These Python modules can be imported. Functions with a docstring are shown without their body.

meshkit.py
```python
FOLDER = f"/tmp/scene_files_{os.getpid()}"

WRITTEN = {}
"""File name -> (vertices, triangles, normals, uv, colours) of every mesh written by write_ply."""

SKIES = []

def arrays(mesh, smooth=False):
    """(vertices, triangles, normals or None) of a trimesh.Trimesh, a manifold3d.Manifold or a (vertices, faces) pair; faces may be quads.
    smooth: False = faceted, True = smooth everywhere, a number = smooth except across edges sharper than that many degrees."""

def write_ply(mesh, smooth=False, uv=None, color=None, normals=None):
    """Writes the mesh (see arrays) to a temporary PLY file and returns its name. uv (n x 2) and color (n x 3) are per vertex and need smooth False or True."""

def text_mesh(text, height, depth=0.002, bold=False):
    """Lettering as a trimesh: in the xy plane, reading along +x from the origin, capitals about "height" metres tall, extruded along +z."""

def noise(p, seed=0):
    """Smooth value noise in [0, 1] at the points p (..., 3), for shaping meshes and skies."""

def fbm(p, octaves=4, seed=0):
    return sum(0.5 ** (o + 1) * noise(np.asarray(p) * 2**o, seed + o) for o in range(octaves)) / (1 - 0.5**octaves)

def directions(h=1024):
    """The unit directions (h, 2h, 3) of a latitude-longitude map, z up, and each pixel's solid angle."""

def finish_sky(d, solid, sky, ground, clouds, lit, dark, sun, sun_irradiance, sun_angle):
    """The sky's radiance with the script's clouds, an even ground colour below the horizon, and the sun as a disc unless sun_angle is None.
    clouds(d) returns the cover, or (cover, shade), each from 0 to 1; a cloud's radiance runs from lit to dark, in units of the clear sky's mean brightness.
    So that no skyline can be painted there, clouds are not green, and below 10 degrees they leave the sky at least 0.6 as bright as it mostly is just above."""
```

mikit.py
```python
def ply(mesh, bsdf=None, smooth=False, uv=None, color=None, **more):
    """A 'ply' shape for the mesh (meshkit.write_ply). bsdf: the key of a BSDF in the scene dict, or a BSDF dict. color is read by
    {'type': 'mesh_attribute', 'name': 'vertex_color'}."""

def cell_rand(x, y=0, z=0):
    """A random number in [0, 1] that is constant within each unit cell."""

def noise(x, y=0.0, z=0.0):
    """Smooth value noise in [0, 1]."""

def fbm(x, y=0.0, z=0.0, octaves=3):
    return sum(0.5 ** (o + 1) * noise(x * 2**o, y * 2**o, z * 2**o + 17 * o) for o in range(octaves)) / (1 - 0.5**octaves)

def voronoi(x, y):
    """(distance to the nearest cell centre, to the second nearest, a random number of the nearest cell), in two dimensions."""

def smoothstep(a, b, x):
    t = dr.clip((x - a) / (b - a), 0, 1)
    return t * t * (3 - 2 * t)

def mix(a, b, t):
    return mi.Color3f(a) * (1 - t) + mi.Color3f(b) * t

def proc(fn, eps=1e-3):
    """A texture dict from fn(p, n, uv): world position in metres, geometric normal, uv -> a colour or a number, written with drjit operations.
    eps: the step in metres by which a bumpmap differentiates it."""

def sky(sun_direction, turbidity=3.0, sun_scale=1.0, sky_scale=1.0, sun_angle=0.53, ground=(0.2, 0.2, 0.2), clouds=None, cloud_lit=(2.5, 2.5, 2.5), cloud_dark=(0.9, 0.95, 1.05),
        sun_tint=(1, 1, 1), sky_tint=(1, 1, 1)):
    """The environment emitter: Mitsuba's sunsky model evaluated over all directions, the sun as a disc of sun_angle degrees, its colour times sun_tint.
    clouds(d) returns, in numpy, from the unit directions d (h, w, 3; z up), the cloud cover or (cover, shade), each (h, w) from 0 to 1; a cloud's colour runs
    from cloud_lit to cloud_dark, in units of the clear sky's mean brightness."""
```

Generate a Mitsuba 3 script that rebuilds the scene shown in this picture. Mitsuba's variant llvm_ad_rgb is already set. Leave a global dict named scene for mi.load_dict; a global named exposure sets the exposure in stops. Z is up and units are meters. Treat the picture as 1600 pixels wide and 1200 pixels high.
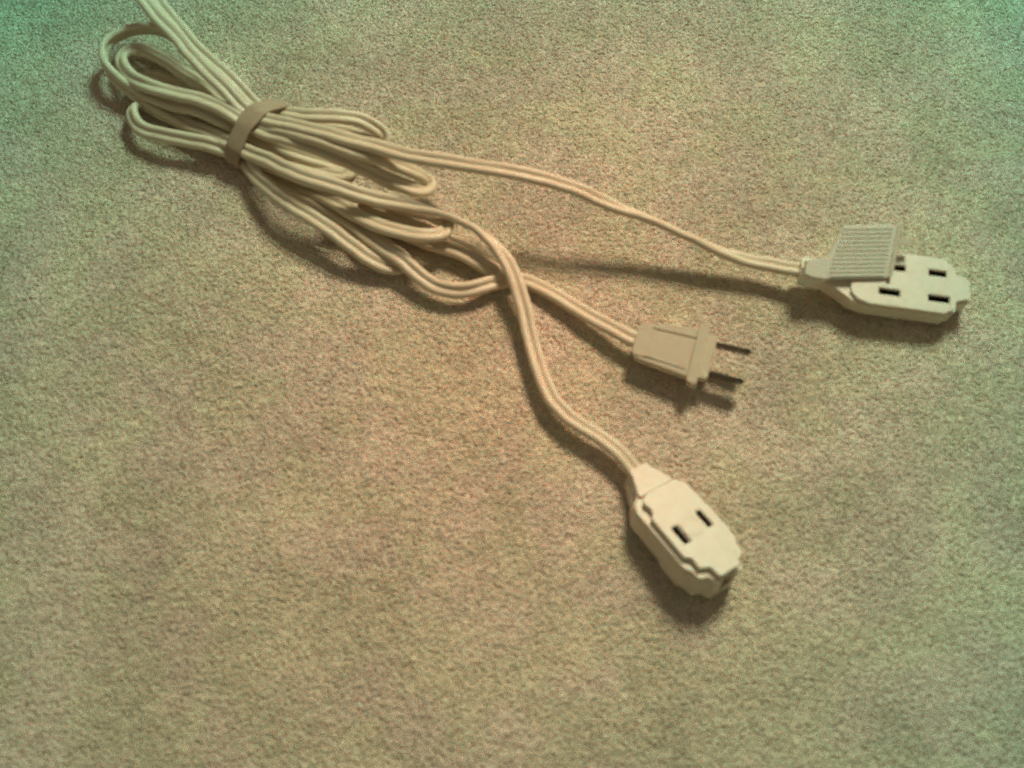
import math
import numpy as np, trimesh, manifold3d as m3
import mitsuba as mi, drjit as dr, mikit, meshkit
from shapely.geometry import Polygon, Point, box as sbox
from scipy.interpolate import CubicSpline, PchipInterpolator

T = mi.ScalarTransform4f
scene = {}
labels = {}
MM = 0.001

# ------------------------------------------------------------------ camera
DEP = math.radians(65.0)            # the camera looks steeply down on the carpet
FPX = 1640.0                        # focal length in pixels of the 1600 px wide photograph
DIST = 0.456
CAM = np.array([0, -DIST*math.cos(DEP), DIST*math.sin(DEP)])
FWD = np.array([0, math.cos(DEP), -math.sin(DEP)])
UPV = np.array([0, math.sin(DEP), math.cos(DEP)])
RGT = np.array([1.0, 0, 0])
scene['camera'] = {'type': 'thinlens', 'aperture_radius': 0.0017, 'focus_distance': 0.85, 'fov': 2*math.degrees(math.atan(800/FPX)), 'fov_axis': 'x',
                   'near_clip': 0.01, 'far_clip': 50.0,
                   'to_world': T().look_at(origin=CAM.tolist(), target=[0, 0, 0], up=[0, 0, 1])}

# ------------------------------------------------------------------ light: unseen greenish lamp behind the cord to the right, added red spots, dim ambient
exposure = 0.0
LAMP = np.array([0.40, 0.80, 0.98])
LAMP_R = 0.15
ax_u = np.cross(LAMP, [0, 0, 1.0]); ax_u /= np.linalg.norm(ax_u)
ax_v = np.cross(LAMP/np.linalg.norm(LAMP), ax_u)
POOL = np.array([0.0, 0.012, 0.0])
ring = [(0, 0)] + [(.85*math.cos(a), .85*math.sin(a)) for a in np.arange(5)*math.pi*.4+.3]
GEN = np.array([1.18, 4.85, 3.80])  # unseen lamp casting the main shadows, tinted green for the edge colour cast
WARM = np.array([5.9, 0.50, 0.03])  # added red spots, a warm pool imitating the lens colour shading
for k, (a, b) in enumerate(ring):
    p = LAMP + LAMP_R*(a*ax_u + b*ax_v)
    scene[f'unseen_lamp_{k}'] = {'type': 'point', 'position': p.tolist(), 'intensity': {'type': 'rgb', 'value': (GEN/len(ring)).tolist()}}
    scene[f'added_warm_spot_{k}'] = {'type': 'spot', 'to_world': T().look_at(origin=p.tolist(), target=POOL.tolist(), up=[0, 0, 1]),
                               'intensity': {'type': 'rgb', 'value': (WARM/len(ring)).tolist()}, 'beam_width': 1.0, 'cutoff_angle': 14.2}
scene['unseen_room_light'] = {'type': 'constant', 'radiance': {'type': 'rgb', 'value': [0.155, 0.145, 0.105]}}  # even ambient light from out of view, lightens the shadows

# ------------------------------------------------------------------ helpers
def at(px, py, h=0.0):
    """the point at height h (mm) seen at a pixel of the 1600x1200 photograph"""
    d = FWD + RGT*(px-800)/FPX - UPV*(py-600)/FPX
    return CAM + d*((h*MM - CAM[2])/d[2])

def numbered(key):
    if key not in scene: return key
    k = 1
    while f'{key}_{k:03d}' in scene: k += 1
    return f'{key}_{k:03d}'

def obj(name, mesh, bsdf, parent=None, smooth=32, label=None, **more):
    key = numbered((parent + '__' if parent else '') + name)
    scene[key] = mikit.ply(mesh, bsdf, smooth=smooth, **more)
    if label: labels[key] = {'label': label}
    return key

def tm(man):
    m = man.to_mesh()
    return trimesh.Trimesh(np.array(m.vert_properties)[:, :3], np.array(m.tri_verts), process=False)

def ext(poly, z0, z1, bevel=0.0, top_only=True):
    """a shapely outline extruded from z0 to z1 (mm), its upper rim rounded by bevel"""
    cs = lambda g: m3.CrossSection([np.array(g.exterior.coords)[:-1]] + [np.array(i.coords)[:-1] for i in g.interiors], m3.FillRule.EvenOdd)
    if bevel <= 0:
        return m3.Manifold.extrude(cs(poly), z1-z0).translate([0, 0, z0])
    out = m3.Manifold.extrude(cs(poly), z1-z0-bevel).translate([0, 0, z0])
    for k in range(1, 5):
        a0, a1 = (k-1)/4*math.pi/2, k/4*math.pi/2
        zz0, zz1 = z1-bevel+bevel*math.sin(a0), z1-bevel+bevel*math.sin(a1)
        g = poly.buffer(-bevel*(1-math.cos((a0+a1)/2)), join_style=1)
        if g.is_empty: continue
        out += m3.Manifold.extrude(cs(g), zz1-z1+bevel*2).translate([0, 0, z1-2*bevel]) if z1-2*bevel >= z0 else m3.Manifold.extrude(cs(g), zz1-z0).translate([0, 0, z0])
    return out

def soft(poly, r=0.8):
    return poly.buffer(-r, join_style=1).buffer(2*r, join_style=1).buffer(-r, join_style=1)

def mirror_outline(half):
    return Polygon([(u, v) for u, v in half] + [(u, -v) for u, v in half[::-1]])

def frame(p0, p1, roll=0.0):
    """local mm -> world: x from p0 to p1, z upward"""
    x = (p1-p0)/np.linalg.norm(p1-p0)
    y = np.cross([0, 0, 1.0], x); y /= np.linalg.norm(y)
    z = np.cross(x, y)
    c, s = math.cos(roll), math.sin(roll)
    y, z = c*y + s*z, -s*y + c*z
    M = np.eye(4); M[:3, 0], M[:3, 1], M[:3, 2], M[:3, 3] = x*MM, y*MM, z*MM, p0
    return M

def put(man, M):
    t = tm(man) if hasattr(man, 'to_mesh') else man.copy()
    t.apply_transform(M)
    return t

def bx(x0, x1, y0, y1, z0, z1):
    return m3.Manifold.cube([x1-x0, y1-y0, z1-z0]).translate([x0, y0, z0])

# ------------------------------------------------------------------ materials
def ivory_color(p, n, uv):
    a = mikit.fbm(p.x*900, p.y*900, p.z*900, 3)
    b = mikit.fbm(p.x*60+7, p.y*60, p.z*60, 2)
    return mikit.mix([0.525, 0.435, 0.300], [0.645, 0.545, 0.390], 0.35*a + 0.65*b)
def face_color(p, n, uv):
    a = mikit.fbm(p.x*500, p.y*500, p.z*500, 3)
    return mikit.mix([0.575, 0.49, 0.365], [0.655, 0.565, 0.435], a)
def cover_color(p, n, uv):
    a = mikit.fbm(p.x*500, p.y*500, p.z*500, 3)
    return mikit.mix([0.66, 0.63, 0.51], [0.74, 0.71, 0.58], a)
def plug_color(p, n, uv):
    a = mikit.fbm(p.x*500, p.y*500, p.z*500, 3)
    return mikit.mix([0.54, 0.47, 0.335], [0.62, 0.545, 0.40], a)
def micro(p, n, uv):
    return mikit.fbm(p.x*2500, p.y*2500, p.z*2500, 2)*0.00012
def plastic(key, col, rough, spec=0.5):
    scene[key] = {'type': 'bumpmap', 'arbitrary': mikit.proc(micro, 1e-4), 'scale': 1.0,
                  'bsdf': {'type': 'principled', 'base_color': mikit.proc(col), 'roughness': rough, 'specular': spec}}
plastic('mat_cord', ivory_color, 0.45)
plastic('mat_face', face_color, 0.42)
plastic('mat_cover', cover_color, 0.5)
plastic('mat_plug', plug_color, 0.5)
def band_color(p, n, uv):
    return mikit.mix([0.30, 0.215, 0.14], [0.38, 0.28, 0.19], mikit.fbm(p.x*700, p.y*700, p.z*700, 3))
scene['mat_band'] = {'type': 'twosided', 'bsdf': {'type': 'principled', 'base_color': mikit.proc(band_color), 'roughness': 0.65, 'specular': 0.3}}
scene['mat_slot_dark'] = {'type': 'principled', 'base_color': {'type': 'rgb', 'value': [0.035, 0.028, 0.02]}, 'roughness': 0.7, 'specular': 0.2}  # near-black lining, the darkness inside the slots put into the colour
def brass_rough(p, n, uv): return 0.3 + 0.2*mikit.fbm(p.x*900, p.y*900, p.z*900, 2)
scene['mat_prong'] = {'type': 'principled', 'base_color': {'type': 'rgb', 'value': [0.075, 0.055, 0.035]}, 'metallic': 0.6, 'roughness': mikit.proc(brass_rough)}
def pile_color(p, n, uv):
    # pile shading and hue mottle painted as blotches a few centimetres across, and yarn ends that differ a little from one another
    a = mikit.fbm(p.x*34+3, p.y*34, 0, 3)
    b = mikit.fbm(p.x*55+40, p.y*55+9, 0, 2)
    g = mikit.fbm(p.x*310, p.y*310, 0, 2)
    f = mikit.noise(p.x*1100, p.y*1100, 0)
    tone = 1 + 0.34*(a-0.5) + 0.28*(g-0.5) + 0.08*(f-0.5) + dr.select(f > 0.93, 0.10, 0.0)
    c = mikit.mix([0.555, 0.478, 0.336], [0.575, 0.470, 0.358], mikit.smoothstep(0.35, 0.65, b))
    return c*tone
scene['mat_pile'] = {'type': 'twosided', 'bsdf': {'type': 'principled', 'base_color': mikit.proc(pile_color), 'roughness': 0.9, 'specular': 0.15, 'sheen': 0.15}}
def back_color(p, n, uv):
    return mikit.mix([0.46, 0.39, 0.30], [0.54, 0.46, 0.355], mikit.fbm(p.x*400, p.y*400, 0, 3))
scene['mat_backing'] = {'type': 'twosided', 'bsdf': {'type': 'diffuse', 'reflectance': mikit.proc(back_color)}}

# ------------------------------------------------------------------ the setting: cut-pile carpet
carpet_key = 'floor'
g = trimesh.Trimesh([[-3, -3, -.0008], [3, -3, -.0008], [3, 3, -.0008], [-3, 3, -.0008]], [[0, 1, 2], [0, 2, 3]], process=False)
scene[carpet_key] = mikit.ply(g, 'mat_backing')
labels[carpet_key] = {'label': 'beige carpet floor under the extension cord', 'kind': 'structure'}

TILE, PITCH = 0.15, 0.00098
def pile_tile(seed):
    """cut yarn ends standing on a 15 cm tile: thin leaning tufts that bunch together, with a few lighter and darker fibres"""
    r = np.random.default_rng(seed)
    n = int(round(TILE/PITCH))
    gx, gy = np.meshgrid(np.arange(n)+.5, np.arange(n)+.5)
    gx = gx + 0.5*(np.arange(n) % 2)[:, None]
    bxy = np.stack([gx.ravel(), gy.ravel()], 1)*PITCH - TILE/2
    N = len(bxy)
    bxy = bxy + r.normal(0, .30*PITCH, (N, 2))
    q = np.c_[bxy, np.zeros(N)]
    lean = np.stack([meshkit.fbm(q*260, 2, seed)-.5, meshkit.fbm(q*260+50, 2, seed+9)-.5], 1)*.0016 + r.normal(0, .00030, (N, 2))
    clump = meshkit.fbm(q*430, 2, seed+3)-.5
    top = -.0001 + clump*.00050 + r.normal(0, .00006, N)
    rad = r.uniform(.00072, .00105, N)
    K, rings, base = 5, [(0.0, .95), (.70, 1.0)], -.0020
    phi = r.uniform(0, 6.28, N)
    V = np.zeros((N, 2*K+1, 3))
    for j, (h, w) in enumerate(rings):
        c = bxy + lean*h
        for k in range(K):
            a = phi + 2*math.pi*k/K
            rr = rad*w*r.uniform(.75, 1.25, N)
            V[:, j*K+k, 0] = c[:, 0] + rr*np.cos(a); V[:, j*K+k, 1] = c[:, 1] + rr*np.sin(a)
            V[:, j*K+k, 2] = base + (top-base)*(h if j == 0 else 1) - (.00016 if j else 0)
    V[:, 2*K, :2] = bxy + lean + r.normal(0, .0001, (N, 2)); V[:, 2*K, 2] = top
    F = []
    for k in range(K):
        a, b = k, (k+1) % K
        F += [[a, b, b+K], [a, b+K, a+K], [K+k, K+(k+1) % K, 2*K]]
    faces = (np.array(F)[None] + (np.arange(N)*(2*K+1))[:, None, None]).reshape(-1, 3)
    return mikit.ply((V.reshape(-1, 3), faces), 'mat_pile', smooth=True)
for s in range(3):
    scene[f'pile_group_{s}'] = {'type': 'shapegroup', 'pile': pile_tile(20+s)}
rt = np.random.default_rng(5)
cnt = 0
for i in range(-5, 6):
    for j in range(-4, 6):
        cnt += 1
        key = f'carpet_pile__{cnt:03d}'
        scene[key] = {'type': 'instance', 'to_world': T().translate([i*TILE+.03, j*TILE+.02, 0]).rotate([0, 0, 1], float(rt.integers(4)*90)),
                      'group': {'type': 'ref', 'id': f'pile_group_{int(rt.integers(3))}'}}
labels['carpet_pile'] = {'label': 'short beige cut pile of the carpet all around the extension cord', 'category': 'carpet', 'kind': 'stuff'}

# ------------------------------------------------------------------ the extension cord
cord = 'extension_cord'
labels[cord] = {'label': 'ivory household extension cord with two outlet ends and a plug, coiled loosely on beige carpet', 'category': 'extension cord'}

R_C, SEP, WEB = 1.85, 1.80, 0.95
ang = np.linspace(0, 2*math.pi, 33)[:-1]
sec = []
for a in ang:                                     # two round conductors side by side with a shallow groove
    d = np.array([math.cos(a)*1.9, math.sin(a)]); d /= np.linalg.norm(d)
    best = 0
    for c in (-SEP, SEP):
        b = d[0]*c; disc = b*b - (c*c - R_C*R_C)
        if disc >= 0: best = max(best, b + math.sqrt(disc))
    best = max(best, WEB/abs(d[1]) if abs(d[1]) > .5 else 0) if abs(d[0]*best) < SEP else best
    sec.append(d*best)
sec = np.array(sec)

CORDS = []
def cable(name, pts, label=None, scale=1.0):
    """pts: (px, py, height mm, roll degrees): a flat two-core cord through these places"""
    pts = np.array([(p + (0,))[:4] if len(p) < 4 else p for p in pts], float)
    pts[:, 2] *= 1 - .34*np.exp(-(((pts[:, 0]-402)*.94+(pts[:, 1]-207)*.34)/48)**2)      # squeezed where the band holds them
    W = np.array([at(*p[:3]) for p in pts])/MM
    s = np.r_[0, np.cumsum(np.maximum(np.linalg.norm(np.diff(W, axis=0), axis=1), .5)**.75)]
    cs, rs = CubicSpline(s, W), PchipInterpolator(s, np.radians(pts[:, 3]))
    u = np.linspace(0, s[-1], 4000); C = cs(u)
    L = np.r_[0, np.cumsum(np.linalg.norm(np.diff(C, axis=0), axis=1))]
    n = max(int(L[-1]/1.1), 8)
    uu = np.interp(np.linspace(0, L[-1], n), L, u)
    C, roll = cs(uu), rs(uu)
    sd = len(CORDS)*37.1 + 5
    wn = lambda k, f: meshkit.fbm(np.c_[np.linspace(0, L[-1], n)/f, np.full(n, sd+k*11.3), np.zeros(n)], 3)-.5
    C = C + np.c_[wn(0, 14), wn(1, 14), .6*wn(2, 14)]*1.3
    roll = roll + wn(3, 18)*.5
    # nothing sinks into the carpet by more than the pile gives
    ext_z = np.abs(np.sin(roll))*(SEP+R_C)*.98 + np.abs(np.cos(roll))*R_C
    C[:, 2] = np.maximum(C[:, 2], ext_z - 1.0)
    t = np.gradient(C, axis=0); t /= np.linalg.norm(t, axis=1, keepdims=True)
    wh = np.cross([0, 0, 1.0], t); wh /= np.maximum(np.linalg.norm(wh, axis=1, keepdims=True), 1e-6)
    up = np.cross(t, wh)
    wd = np.cos(roll)[:, None]*wh + np.sin(roll)[:, None]*up
    nd = np.cross(t, wd)
    V = C[:, None] + scale*(sec[None, :, 0, None]*wd[:, None] + sec[None, :, 1, None]*nd[:, None])
    K = len(sec); V = V.reshape(-1, 3)
    CORDS.append(V)
    i, k = np.meshgrid(np.arange(n-1), np.arange(K), indexing='ij'); k2 = (k+1) % K
    q = np.stack([i*K+k, i*K+k2, (i+1)*K+k2, (i+1)*K+k], -1).reshape(-1, 4)
    F = np.vstack([q[:, [0, 1, 2]], q[:, [0, 2, 3]]])
    V = np.vstack([V, C[:1], C[-1:]])
    kk = np.arange(K); k2 = (kk+1) % K
    F = np.vstack([F, np.stack([np.full(K, n*K), k2, kk], 1), np.stack([np.full(K, n*K+1), (n-1)*K+kk, (n-1)*K+k2], 1)])
    return obj(name, trimesh.Trimesh(V*MM, F, process=False), 'mat_cord', cord, smooth=50, label=label)

# lead to the far outlet end: out of the band, up to the left past the photo's edge, back over the bundle and away to the right
cable('lead', [(425, 186, 14), (398, 164, 15), (372, 137, 17), (345, 110, 18), (322, 89, 19), (303, 70, 20), (285, 50, 21), (268, 30, 22), (246, -2, 24), (226, -22, 26), (214, -18, 27), (220, -6, 28),
               (235, 13, 28), (254, 35, 27), (270, 51, 26), (289, 72, 26), (305, 90, 25), (335, 122, 25), (365, 154, 25), (392, 177, 26), (420, 187, 27), (450, 194, 27), (482, 201, 28), (520, 210, 29), (560, 221, 30),
               (600, 232, 31), (640, 243, 32), (687, 251, 33), (735, 259, 33), (775, 265, 33), (819, 272, 32), (862, 283, 30), (906, 298, 28), (950, 318, 24, -10), (994, 336, 21, -35), (1037, 352, 18, -50),
               (1081, 373, 15, -50), (1125, 393, 12, -30), (1169, 406, 10, -10), (1212, 415, 10), (1250, 422, 11), (1275, 426, 12)],
      'long cord lead arching to the outlet end with the ribbed cover')
# lead to the near outlet end, from the outermost loop on the left
cable('lead', [(405, 190, 6, 20), (360, 150, 7, 40), (320, 104, 9, 60), (285, 70, 11, 75), (262, 53, 12, 80), (237, 45, 13, 85), (212, 46, 13, 85), (193, 51, 13, 85), (175, 60, 13, 85), (164, 72, 13, 85), (161, 87, 12, 85),
               (166, 104, 12, 80), (177, 119, 11, 75), (191, 132, 10, 70), (206, 143, 9, 50), (225, 155, 8, 20), (244, 166, 7, 0), (270, 181, 7, -20), (300, 197, 8, -10), (325, 207, 10), (350, 219, 13, 10),
               (390, 238, 19, 20), (420, 252, 22, 15), (455, 267, 23, 10), (486, 278, 23, 10), (530, 293, 22, 10), (580, 308, 20, 10), (625, 318, 18), (660, 325, 17, -25), (690, 334, 16, -50), (715, 343, 15, -60), (740, 356, 14, -60), (771, 382, 13, -40),
               (796, 414, 12, -15), (811, 452, 10, -5), (822, 500, 8), (835, 552, 7), (850, 598, 7), (872, 634, 7), (905, 662, 7, -10), (940, 684, 7, -15), (967, 707, 7, -5), (988, 732, 6.5), (1001, 748, 6.5)],
      'cord lead curving down to the near outlet end')
# lead to the plug
cable('lead', [(370, 232, 4, 0), (405, 258, 3), (440, 284, 3, -10), (470, 302, 3, -30), (500, 320, 4, -40), (540, 347, 6, -40), (570, 368, 8, -20), (590, 382, 9, 0), (611, 395, 9, 10), (634, 412, 9, 10), (652, 428, 8, 10),
               (675, 443, 7, 20), (699, 452, 7, 25), (720, 454, 7, 25), (742, 450, 7, 20), (765, 444, 6, 15), (790, 438, 4, 10), (812, 437, 3), (835, 445, 3), (865, 461, 4), (900, 480, 5), (945, 506, 7), (985, 528, 8), (1005, 536, 8)],
      'cord lead running under the others to the two-pronged plug')
# loops
cable('coil_loop', [(395, 185, 10), (428, 176, 13), (470, 179, 15, 5), (505, 181, 15, 8), (540, 182, 14, 8), (565, 187, 12, 10), (586, 199, 9, 12), (600, 214, 6, 10), (598, 225, 4, 5), (580, 222, 3), (550, 210, 3), (500, 202, 4), (445, 195, 6), (405, 188, 8)],
      'small loop behind the band, curving over to the right')
cable('coil_loop', [(420, 192, 16), (392, 178, 16), (360, 164, 16), (331, 144, 15), (300, 123, 14), (270, 102, 12), (245, 87, 11), (220, 78, 10), (202, 80, 10, 10), (190, 91, 10, 30), (193, 105, 11, 50), (204, 119, 13, 40), (225, 131, 15, 20), (262, 143, 17), (300, 152, 19),
                    (337, 164, 21), (365, 180, 23), (400, 201, 24), (450, 217, 24, 20), (505, 235, 23, 25), (555, 257, 21, 25), (605, 279, 18, 20), (640, 292, 14, 10), (662, 297, 10), (671, 288, 8), (662, 277, 12), (635, 264, 20), (600, 250, 25), (560, 238, 27), (520, 224, 27), (470, 209, 26), (430, 198, 24), (395, 187, 20)],
      'topmost loop reaching from the left fan to the middle of the right one')
cable('coil_loop', [(380, 195, 6), (330, 166, 4), (280, 138, 3), (245, 121, 3), (225, 122, 3), (210, 131, 5), (216, 142, 8), (250, 156, 11), (275, 163, 13), (312, 172, 15), (345, 187, 16), (390, 212, 14), (430, 231, 10, 10), (470, 244, 7, 5), (505, 254, 4), (535, 262, 2), (548, 268, 2), (540, 273, 2), (505, 268, 3), (455, 254, 6), (410, 235, 9), (380, 222, 11)])
cable('coil_loop', [(385, 230, 3), (340, 214, 3), (290, 194, 3), (250, 176, 3, 10), (228, 165, 4, 20), (214, 165, 6, 35), (205, 176, 8, 45), (210, 190, 8, 45), (222, 201, 9, 40), (240, 208, 9, 35), (265, 214, 10, 30), (300, 220, 10, 30), (337, 228, 11, 30), (380, 244, 10, 20), (424, 260, 9, 0), (455, 272, 9, 0), (486, 283, 9, 0), (530, 297, 9, 0), (590, 313, 9, 0), (640, 326, 9, 0), (675, 336, 9, 0), (696, 350, 11, 0), (690, 365, 14, 5), (665, 368, 16, 10), (640, 366, 16, 10),
                    (602, 355, 15, 10), (571, 341, 13, 5), (540, 325, 11, 0), (510, 309, 8, 0), (470, 290, 4, 0), (430, 268, 3, 0), (390, 243, 3)],
      'loop bent back sharply beneath the lead to the near outlet end')
cable('coil_loop', [(375, 240, 9, 10), (388, 258, 11, 30), (400, 276, 13, 40), (424, 298, 14, 35), (467, 327, 14, 20), (505, 351, 13, 10), (545, 379, 11, 5), (575, 401, 8, 5), (600, 414, 6, 5), (622, 418, 4), (634, 410, 2), (620, 396, 2), (585, 374, 2), (540, 346, 2), (490, 315, 2), (440, 280, 2), (390, 245, 2)],
      'lowest loop, hanging out of the coil on its near side')
cable('coil_loop', [(560, 322, 3), (610, 352, 3), (650, 372, 3), (680, 384, 4, -10), (710, 393, 5, -25), (737, 404, 5, -20), (762, 418, 4), (790, 433, 2), (803, 434, 2), (800, 427, 2), (775, 411, 2), (746, 396, 2, 10), (715, 383, 2), (680, 368, 2), (630, 345, 2), (580, 320, 2)],
      'narrow loop lying on the carpet between two leads')

# ---- far outlet end with the ribbed cover
rec = 'extension_cord__outlet_end'
labels[rec] = {'label': 'far outlet end with three open slots and a lifted ribbed cover'}
M = frame(at(1252, 423, 12), at(1513, 459, 9), roll=math.radians(2))
SC = np.linalg.norm(at(1513, 459, 9)-at(1252, 423, 12))/MM/74.0       # local units stretched to the measured length
M[:3, :3] *= SC
body = soft(mirror_outline([(0, 4.2), (9, 4.8), (16, 8.5), (22, 12.6), (28, 14.2), (62, 14.2), (66.5, 11.5), (68.2, 7.2), (73, 5.8), (74, 4.4)]), .7)
face = soft(mirror_outline([(21, 9.0), (24, 12.2), (29, 13.7), (61.6, 13.7), (65.6, 11.0), (67.2, 6.8), (72.2, 5.2), (73.2, 4.0)]), .6)
slots = [(33.0, 42.4, -8.4, -5.2), (54.6, 64.0, -8.4, -5.2), (55.0, 63.0, 4.4, 7.4), (35.6, 44.9, 4.4, 7.4)]
bm = ext(body, -5.5, 2.2, .8)
fm = ext(face, 1.4, 4.0, .6)
for a in slots: fm -= bx(a[0], a[1], a[2], a[3], 1.0, 9) + bx(a[0]-.35, a[1]+.35, a[2]-.35, a[3]+.35, 3.7, 9); bm -= bx(a[0], a[1], a[2], a[3], -2.5, 9)
def loft(man): return put(man, M)
obj('body', loft(bm - fm), 'mat_face', rec, 30)
obj('face_plate', loft(fm), 'mat_face', rec, 30)
for a in slots:
    obj('slot', loft(bx(a[0], a[1], a[2], a[3], -2.45, -1.6) + (bx(a[0]-.02, a[1]+.02, a[2]-.02, a[3]+.02, -2.45, 2.6) - bx(a[0]+.12, a[1]-.12, a[2]+.12, a[3]-.12, -1.6, 9))), 'mat_slot_dark', rec, False)
# lifted cover: a ribbed lid leaning over the cord end of the face
lid = soft(Polygon([(-9.3, 2.4), (-6, 1.0), (-.5, 0), (26.4, 0), (27.4, .8), (32.2, 22.6), (31.6, 23.5), (9.0, 23.5), (7.8, 22), (1.2, 9.5), (-8.6, 8.6)]), .4)
lm = ext(lid, -1.6, 1.6, .7)
nrib = 12
for k in range(nrib):
    y = 1.5 + k*1.86
    lm += bx(1.4 + .37*max(y-4, 0), 25.2 + .21*y, y-.5, y+.5, 1.2, 2.05)
ML = np.eye(4)
tilt = math.radians(22)
ML[:3, :3] = trimesh.transformations.rotation_matrix(math.radians(10), [0, 0, 1])[:3, :3] @ trimesh.transformations.rotation_matrix(tilt, [1, 0, 0])[:3, :3]
ML[:3, 3] = [9.5, -5.2, 4.2]
obj('ribbed_cover', put(put(lm, ML), M), 'mat_cover', rec, 30, 'grey ribbed cover tilted up over the slots')
pin = bx(31.5, 38.5, 14.5, 17.2, -1, 1.2) + ext(Polygon([(26.9, .3), (29.0, .3), (34.0, 23.2), (31.9, 23.2)]), -2.6, 2.4, .4)
obj('hinge_pin', put(put(pin, ML), M), 'mat_face', rec, 30)
collar = ext(soft(mirror_outline([(-.8, 4.4), (1.2, 5.2), (8.5, 5.6), (10.5, 4.8)]), .5), -4.6, 3.6, .8) - bx(2.0, 2.6, -9, 9, 3.0, 9)
obj('strain_relief', loft(collar), 'mat_cover', rec, 30)

# ---- near outlet end
rec2 = 'extension_cord__outlet_end_001'
labels[rec2] = {'label': 'near outlet end with two slots on top and one in its tip'}
p0, p1 = at(994, 735, 6.5), at(1138, 900, 14.5)
M2 = frame(p0, p1, roll=math.radians(-15))
M2[:3, :3] *= np.linalg.norm(p1-p0)/MM/58.0
body2 = soft(mirror_outline([(0, 4.6), (3, 5.4), (11, 9.2), (14, 12.4), (17, 14.0), (46.5, 14.0), (49.2, 12.2), (53.2, 11.8), (54.6, 8.0), (57.6, 6.8), (58.4, 5.9)]), .9)
low2 = soft(mirror_outline([(0, 4.6), (10, 9.4), (14, 12.8), (17, 14.2), (46.7, 14.2), (49.4, 12.4), (53.4, 12.0), (54.8, 8.2), (57.8, 6.9), (58.5, 6.0)]), .9)
top2 = soft(mirror_outline([(13.2, 4.6), (13.8, 8.0), (16.0, 10.4), (19.0, 9.6), (21.5, 9.9), (23.5, 12.2), (43.5, 12.4), (45.8, 10.0), (50.6, 10.4), (52.4, 6.2), (57.2, 5.6), (57.6, 4.6)]), .8)
sl2 = [(30.8, 39.6, -8.5, -5.5), (30.0, 38.4, 5.3, 8.1)]
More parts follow.
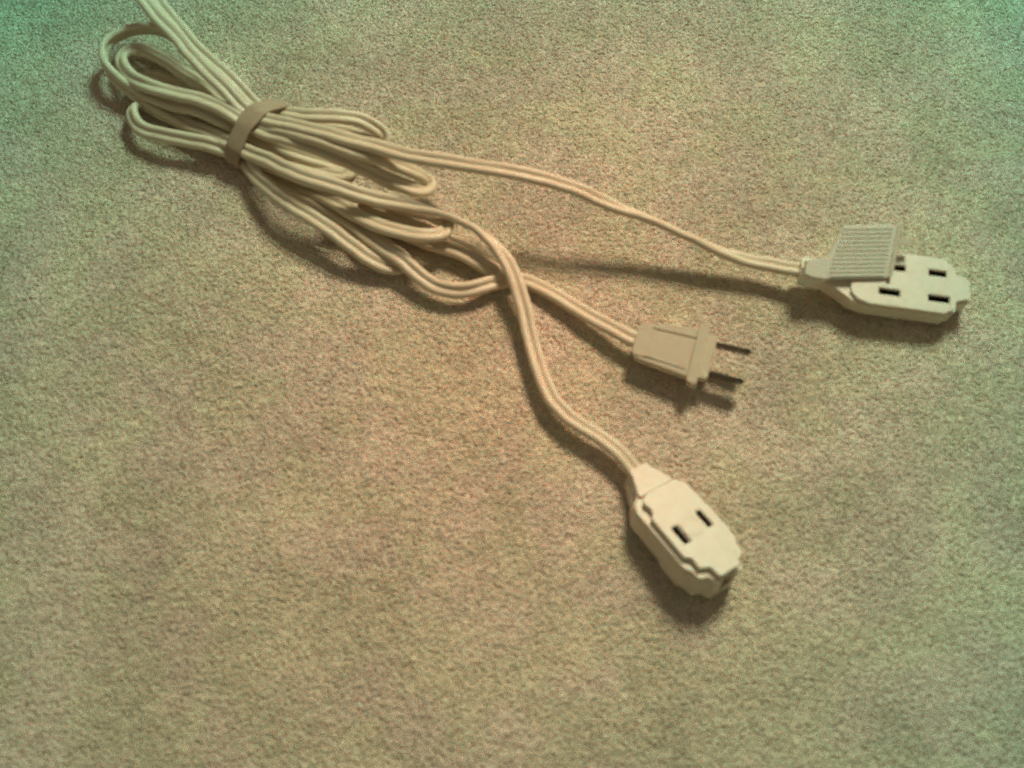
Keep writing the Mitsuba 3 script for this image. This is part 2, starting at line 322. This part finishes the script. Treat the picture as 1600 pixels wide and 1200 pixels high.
b2 = ext(low2, -8, -1.6, .5) + (ext(low2, -9.3, -4, .5) ^ bx(15, 70, -30, 30, -30, 30)) + (ext(low2, -11.6, -8.5, .5) ^ bx(36, 70, -30, 30, -30, 30)) + ext(body2, -2.6, 1.4, .5) 
neck2 = ext(soft(mirror_outline([(0, 4.6), (3, 5.2), (11, 8.8), (12.6, 8.8)]), .4), 1.0, 3.0, .7)
t2 = ext(top2, 1.0, 4.4, .35)
tip_slot = bx(52.5, 60, -3.2, 3.2, -8.2, .6)
for a in sl2:
    t2 -= bx(*a, 0, 9) + bx(a[0]-.4, a[1]+.4, a[2]-.4, a[3]+.4, 4.1, 9); b2 -= bx(*a, -4, 9)
b2 -= tip_slot
disc = m3.Manifold.cylinder(.45, 4.5, 4.3, 48).translate([34.6, .1, 4.2]) - m3.Manifold.cylinder(2, 3.8, 3.8, 48).translate([34.6, .1, 3.9])
disc = disc + bx(31.0, 39.4, -5.0, -4.4, 4.2, 4.95)
obj('body', put(b2 + neck2 - t2, M2), 'mat_face', rec2, 30)
obj('face_plate', put(t2, M2), 'mat_face', rec2, 30)
obj('cover_disc', put(disc, M2), 'mat_face', rec2, 30)
for a in sl2:
    obj('slot', put(bx(*a, -3.95, -3.0) + (bx(a[0]-.02, a[1]+.02, a[2]-.02, a[3]+.02, -3.95, 2.7) - bx(a[0]+.12, a[1]-.12, a[2]+.12, a[3]-.12, -3.0, 9)), M2), 'mat_slot_dark', rec2, False)
obj('slot', put(bx(52.55, 53.6, -3.15, 3.15, -8.15, .55), M2), 'mat_slot_dark', rec2, False, 'dark slot in the tip')

# ---- plug
plug = 'extension_cord__plug'
labels[plug] = {'label': 'flat beige plug with two metal prongs'}
p0, p1 = at(993, 533, 8), at(1166, 574, 11.5)
M3 = frame(p0, p1, roll=math.radians(16))
M3[:3, :3] *= np.linalg.norm(p1-p0)/MM/47.0
pb = soft(mirror_outline([(0, 4.5), (1.0, 7.2), (4, 8.0), (25, 10.4), (26, 10.4)]), .8)
b3 = ext(pb, -5.5, 4.5, .8)
b3 -= bx(6, 24.5, 5.7, 6.5, 3.5, 9) + bx(1, 11, -7.0, -6.4, 3.6, 9)
fl = soft(mirror_outline([(24.8, 12.4), (28.4, 13.2), (29.0, 12.4), (29.0, 5)]), .5)
flm = ext(fl, -7, 6.6, .6)
nose = ext(soft(mirror_outline([(28.5, 9.6), (32.4, 9.2), (32.8, 8.4)]), .4), -4.6, 3.8, .5)
obj('body', put(b3, M3), 'mat_plug', plug, 30)
obj('panel', put(ext(soft(Polygon([(5.5, -6.2), (23.6, -7.6), (23.6, 5.0), (5.5, 5.0)]), .5), 4.0, 5.0, .35), M3), 'mat_plug', plug, 30)
obj('flange', put(flm, M3), 'mat_plug', plug, 30)
obj('nose', put(nose - flm, M3), 'mat_plug', plug, 30)
for y in (-6.35, 6.35):
    pr = ext(soft(Polygon([(32, -2.7), (45.6, -2.7), (47.2, -1.8), (47.2, 1.8), (45.6, 2.7), (32, 2.7)]), .5), -.8, .8, .25)
    R = np.eye(4); R[:3, :3] = trimesh.transformations.rotation_matrix(math.pi/2, [1, 0, 0])[:3, :3]; R[:3, 3] = [0, y, -.4]
    obj('prong', put(put(pr, R), M3), 'mat_prong', plug, 30)

# ------------------------------------------------------------------ the rubber band round the coil
e0, e1 = at(441, 170, 8)/MM, at(374, 254, 4)/MM
dirb = e1-e0; dirb[2] = 0; dirb /= np.linalg.norm(dirb)
axis = np.array([-dirb[1], dirb[0], 0])                       # along the coil
org = (e0+e1)/2; org[2] = 0
near = np.vstack([v[np.abs((v-org)@axis) < 4.2] for v in CORDS])
P2 = np.c_[(near-org)@dirb, near[:, 2]]
P2 = P2[np.abs(P2[:, 0]) < 30]
hull = Polygon(P2).convex_hull if False else __import__('shapely').MultiPoint(P2).convex_hull
hull = hull.buffer(3, join_style=1).buffer(-2.6, join_style=1)
u = np.linspace(0, hull.exterior.length, 161)[:-1]
C2 = np.array([hull.exterior.interpolate(a).coords[0] for a in u])
from scipy.ndimage import gaussian_filter1d
C2 = gaussian_filter1d(C2, 2.5, axis=0, mode='wrap')*1.01
C2[:, 1] = np.maximum(C2[:, 1], -1.0)
C = org + C2[:, :1]*dirb + C2[:, 1:]*np.array([0, 0, 1.0])
t = np.roll(C, -1, 0)-np.roll(C, 1, 0); t /= np.linalg.norm(t, axis=1, keepdims=True)
skew = 1.2*np.sin(np.linspace(0, 2*math.pi, len(C), endpoint=False)+.6)
C = C + skew[:, None]*axis
wd = np.repeat(axis[None], len(C), 0)
nd = np.cross(t, wd)
nd *= np.sign(np.einsum('ij,ij->i', nd, C-C.mean(0)))[:, None]
prof = np.array([(-4.4, -.5), (-4.4, .35), (-3.7, .7), (-1.5, .78), (1.5, .78), (3.7, .7), (4.4, .35), (4.4, -.5), (0, -.5)])
wob = 1 + .07*np.sin(u*.13+1) + .05*np.sin(u*.37)
V = C[:, None] + prof[None, :, 0, None]*wd[:, None]*wob[:, None, None] + prof[None, :, 1, None]*nd[:, None]
K, n = len(prof), len(C)
i, k = np.meshgrid(np.arange(n), np.arange(K), indexing='ij'); i2, k2 = (i+1) % n, (k+1) % K
q = np.stack([i*K+k, i*K+k2, i2*K+k2, i2*K+k], -1).reshape(-1, 4)
bm_ = trimesh.Trimesh(V.reshape(-1, 3)*MM, np.vstack([q[:, [0, 1, 2]], q[:, [0, 2, 3]]]), process=False)
bm_.fix_normals()
scene['rubber_band'] = mikit.ply(bm_, 'mat_band', smooth=40)
labels['rubber_band'] = {'label': 'wide tan rubber band wrapped tightly around the coiled cord', 'category': 'rubber band'}
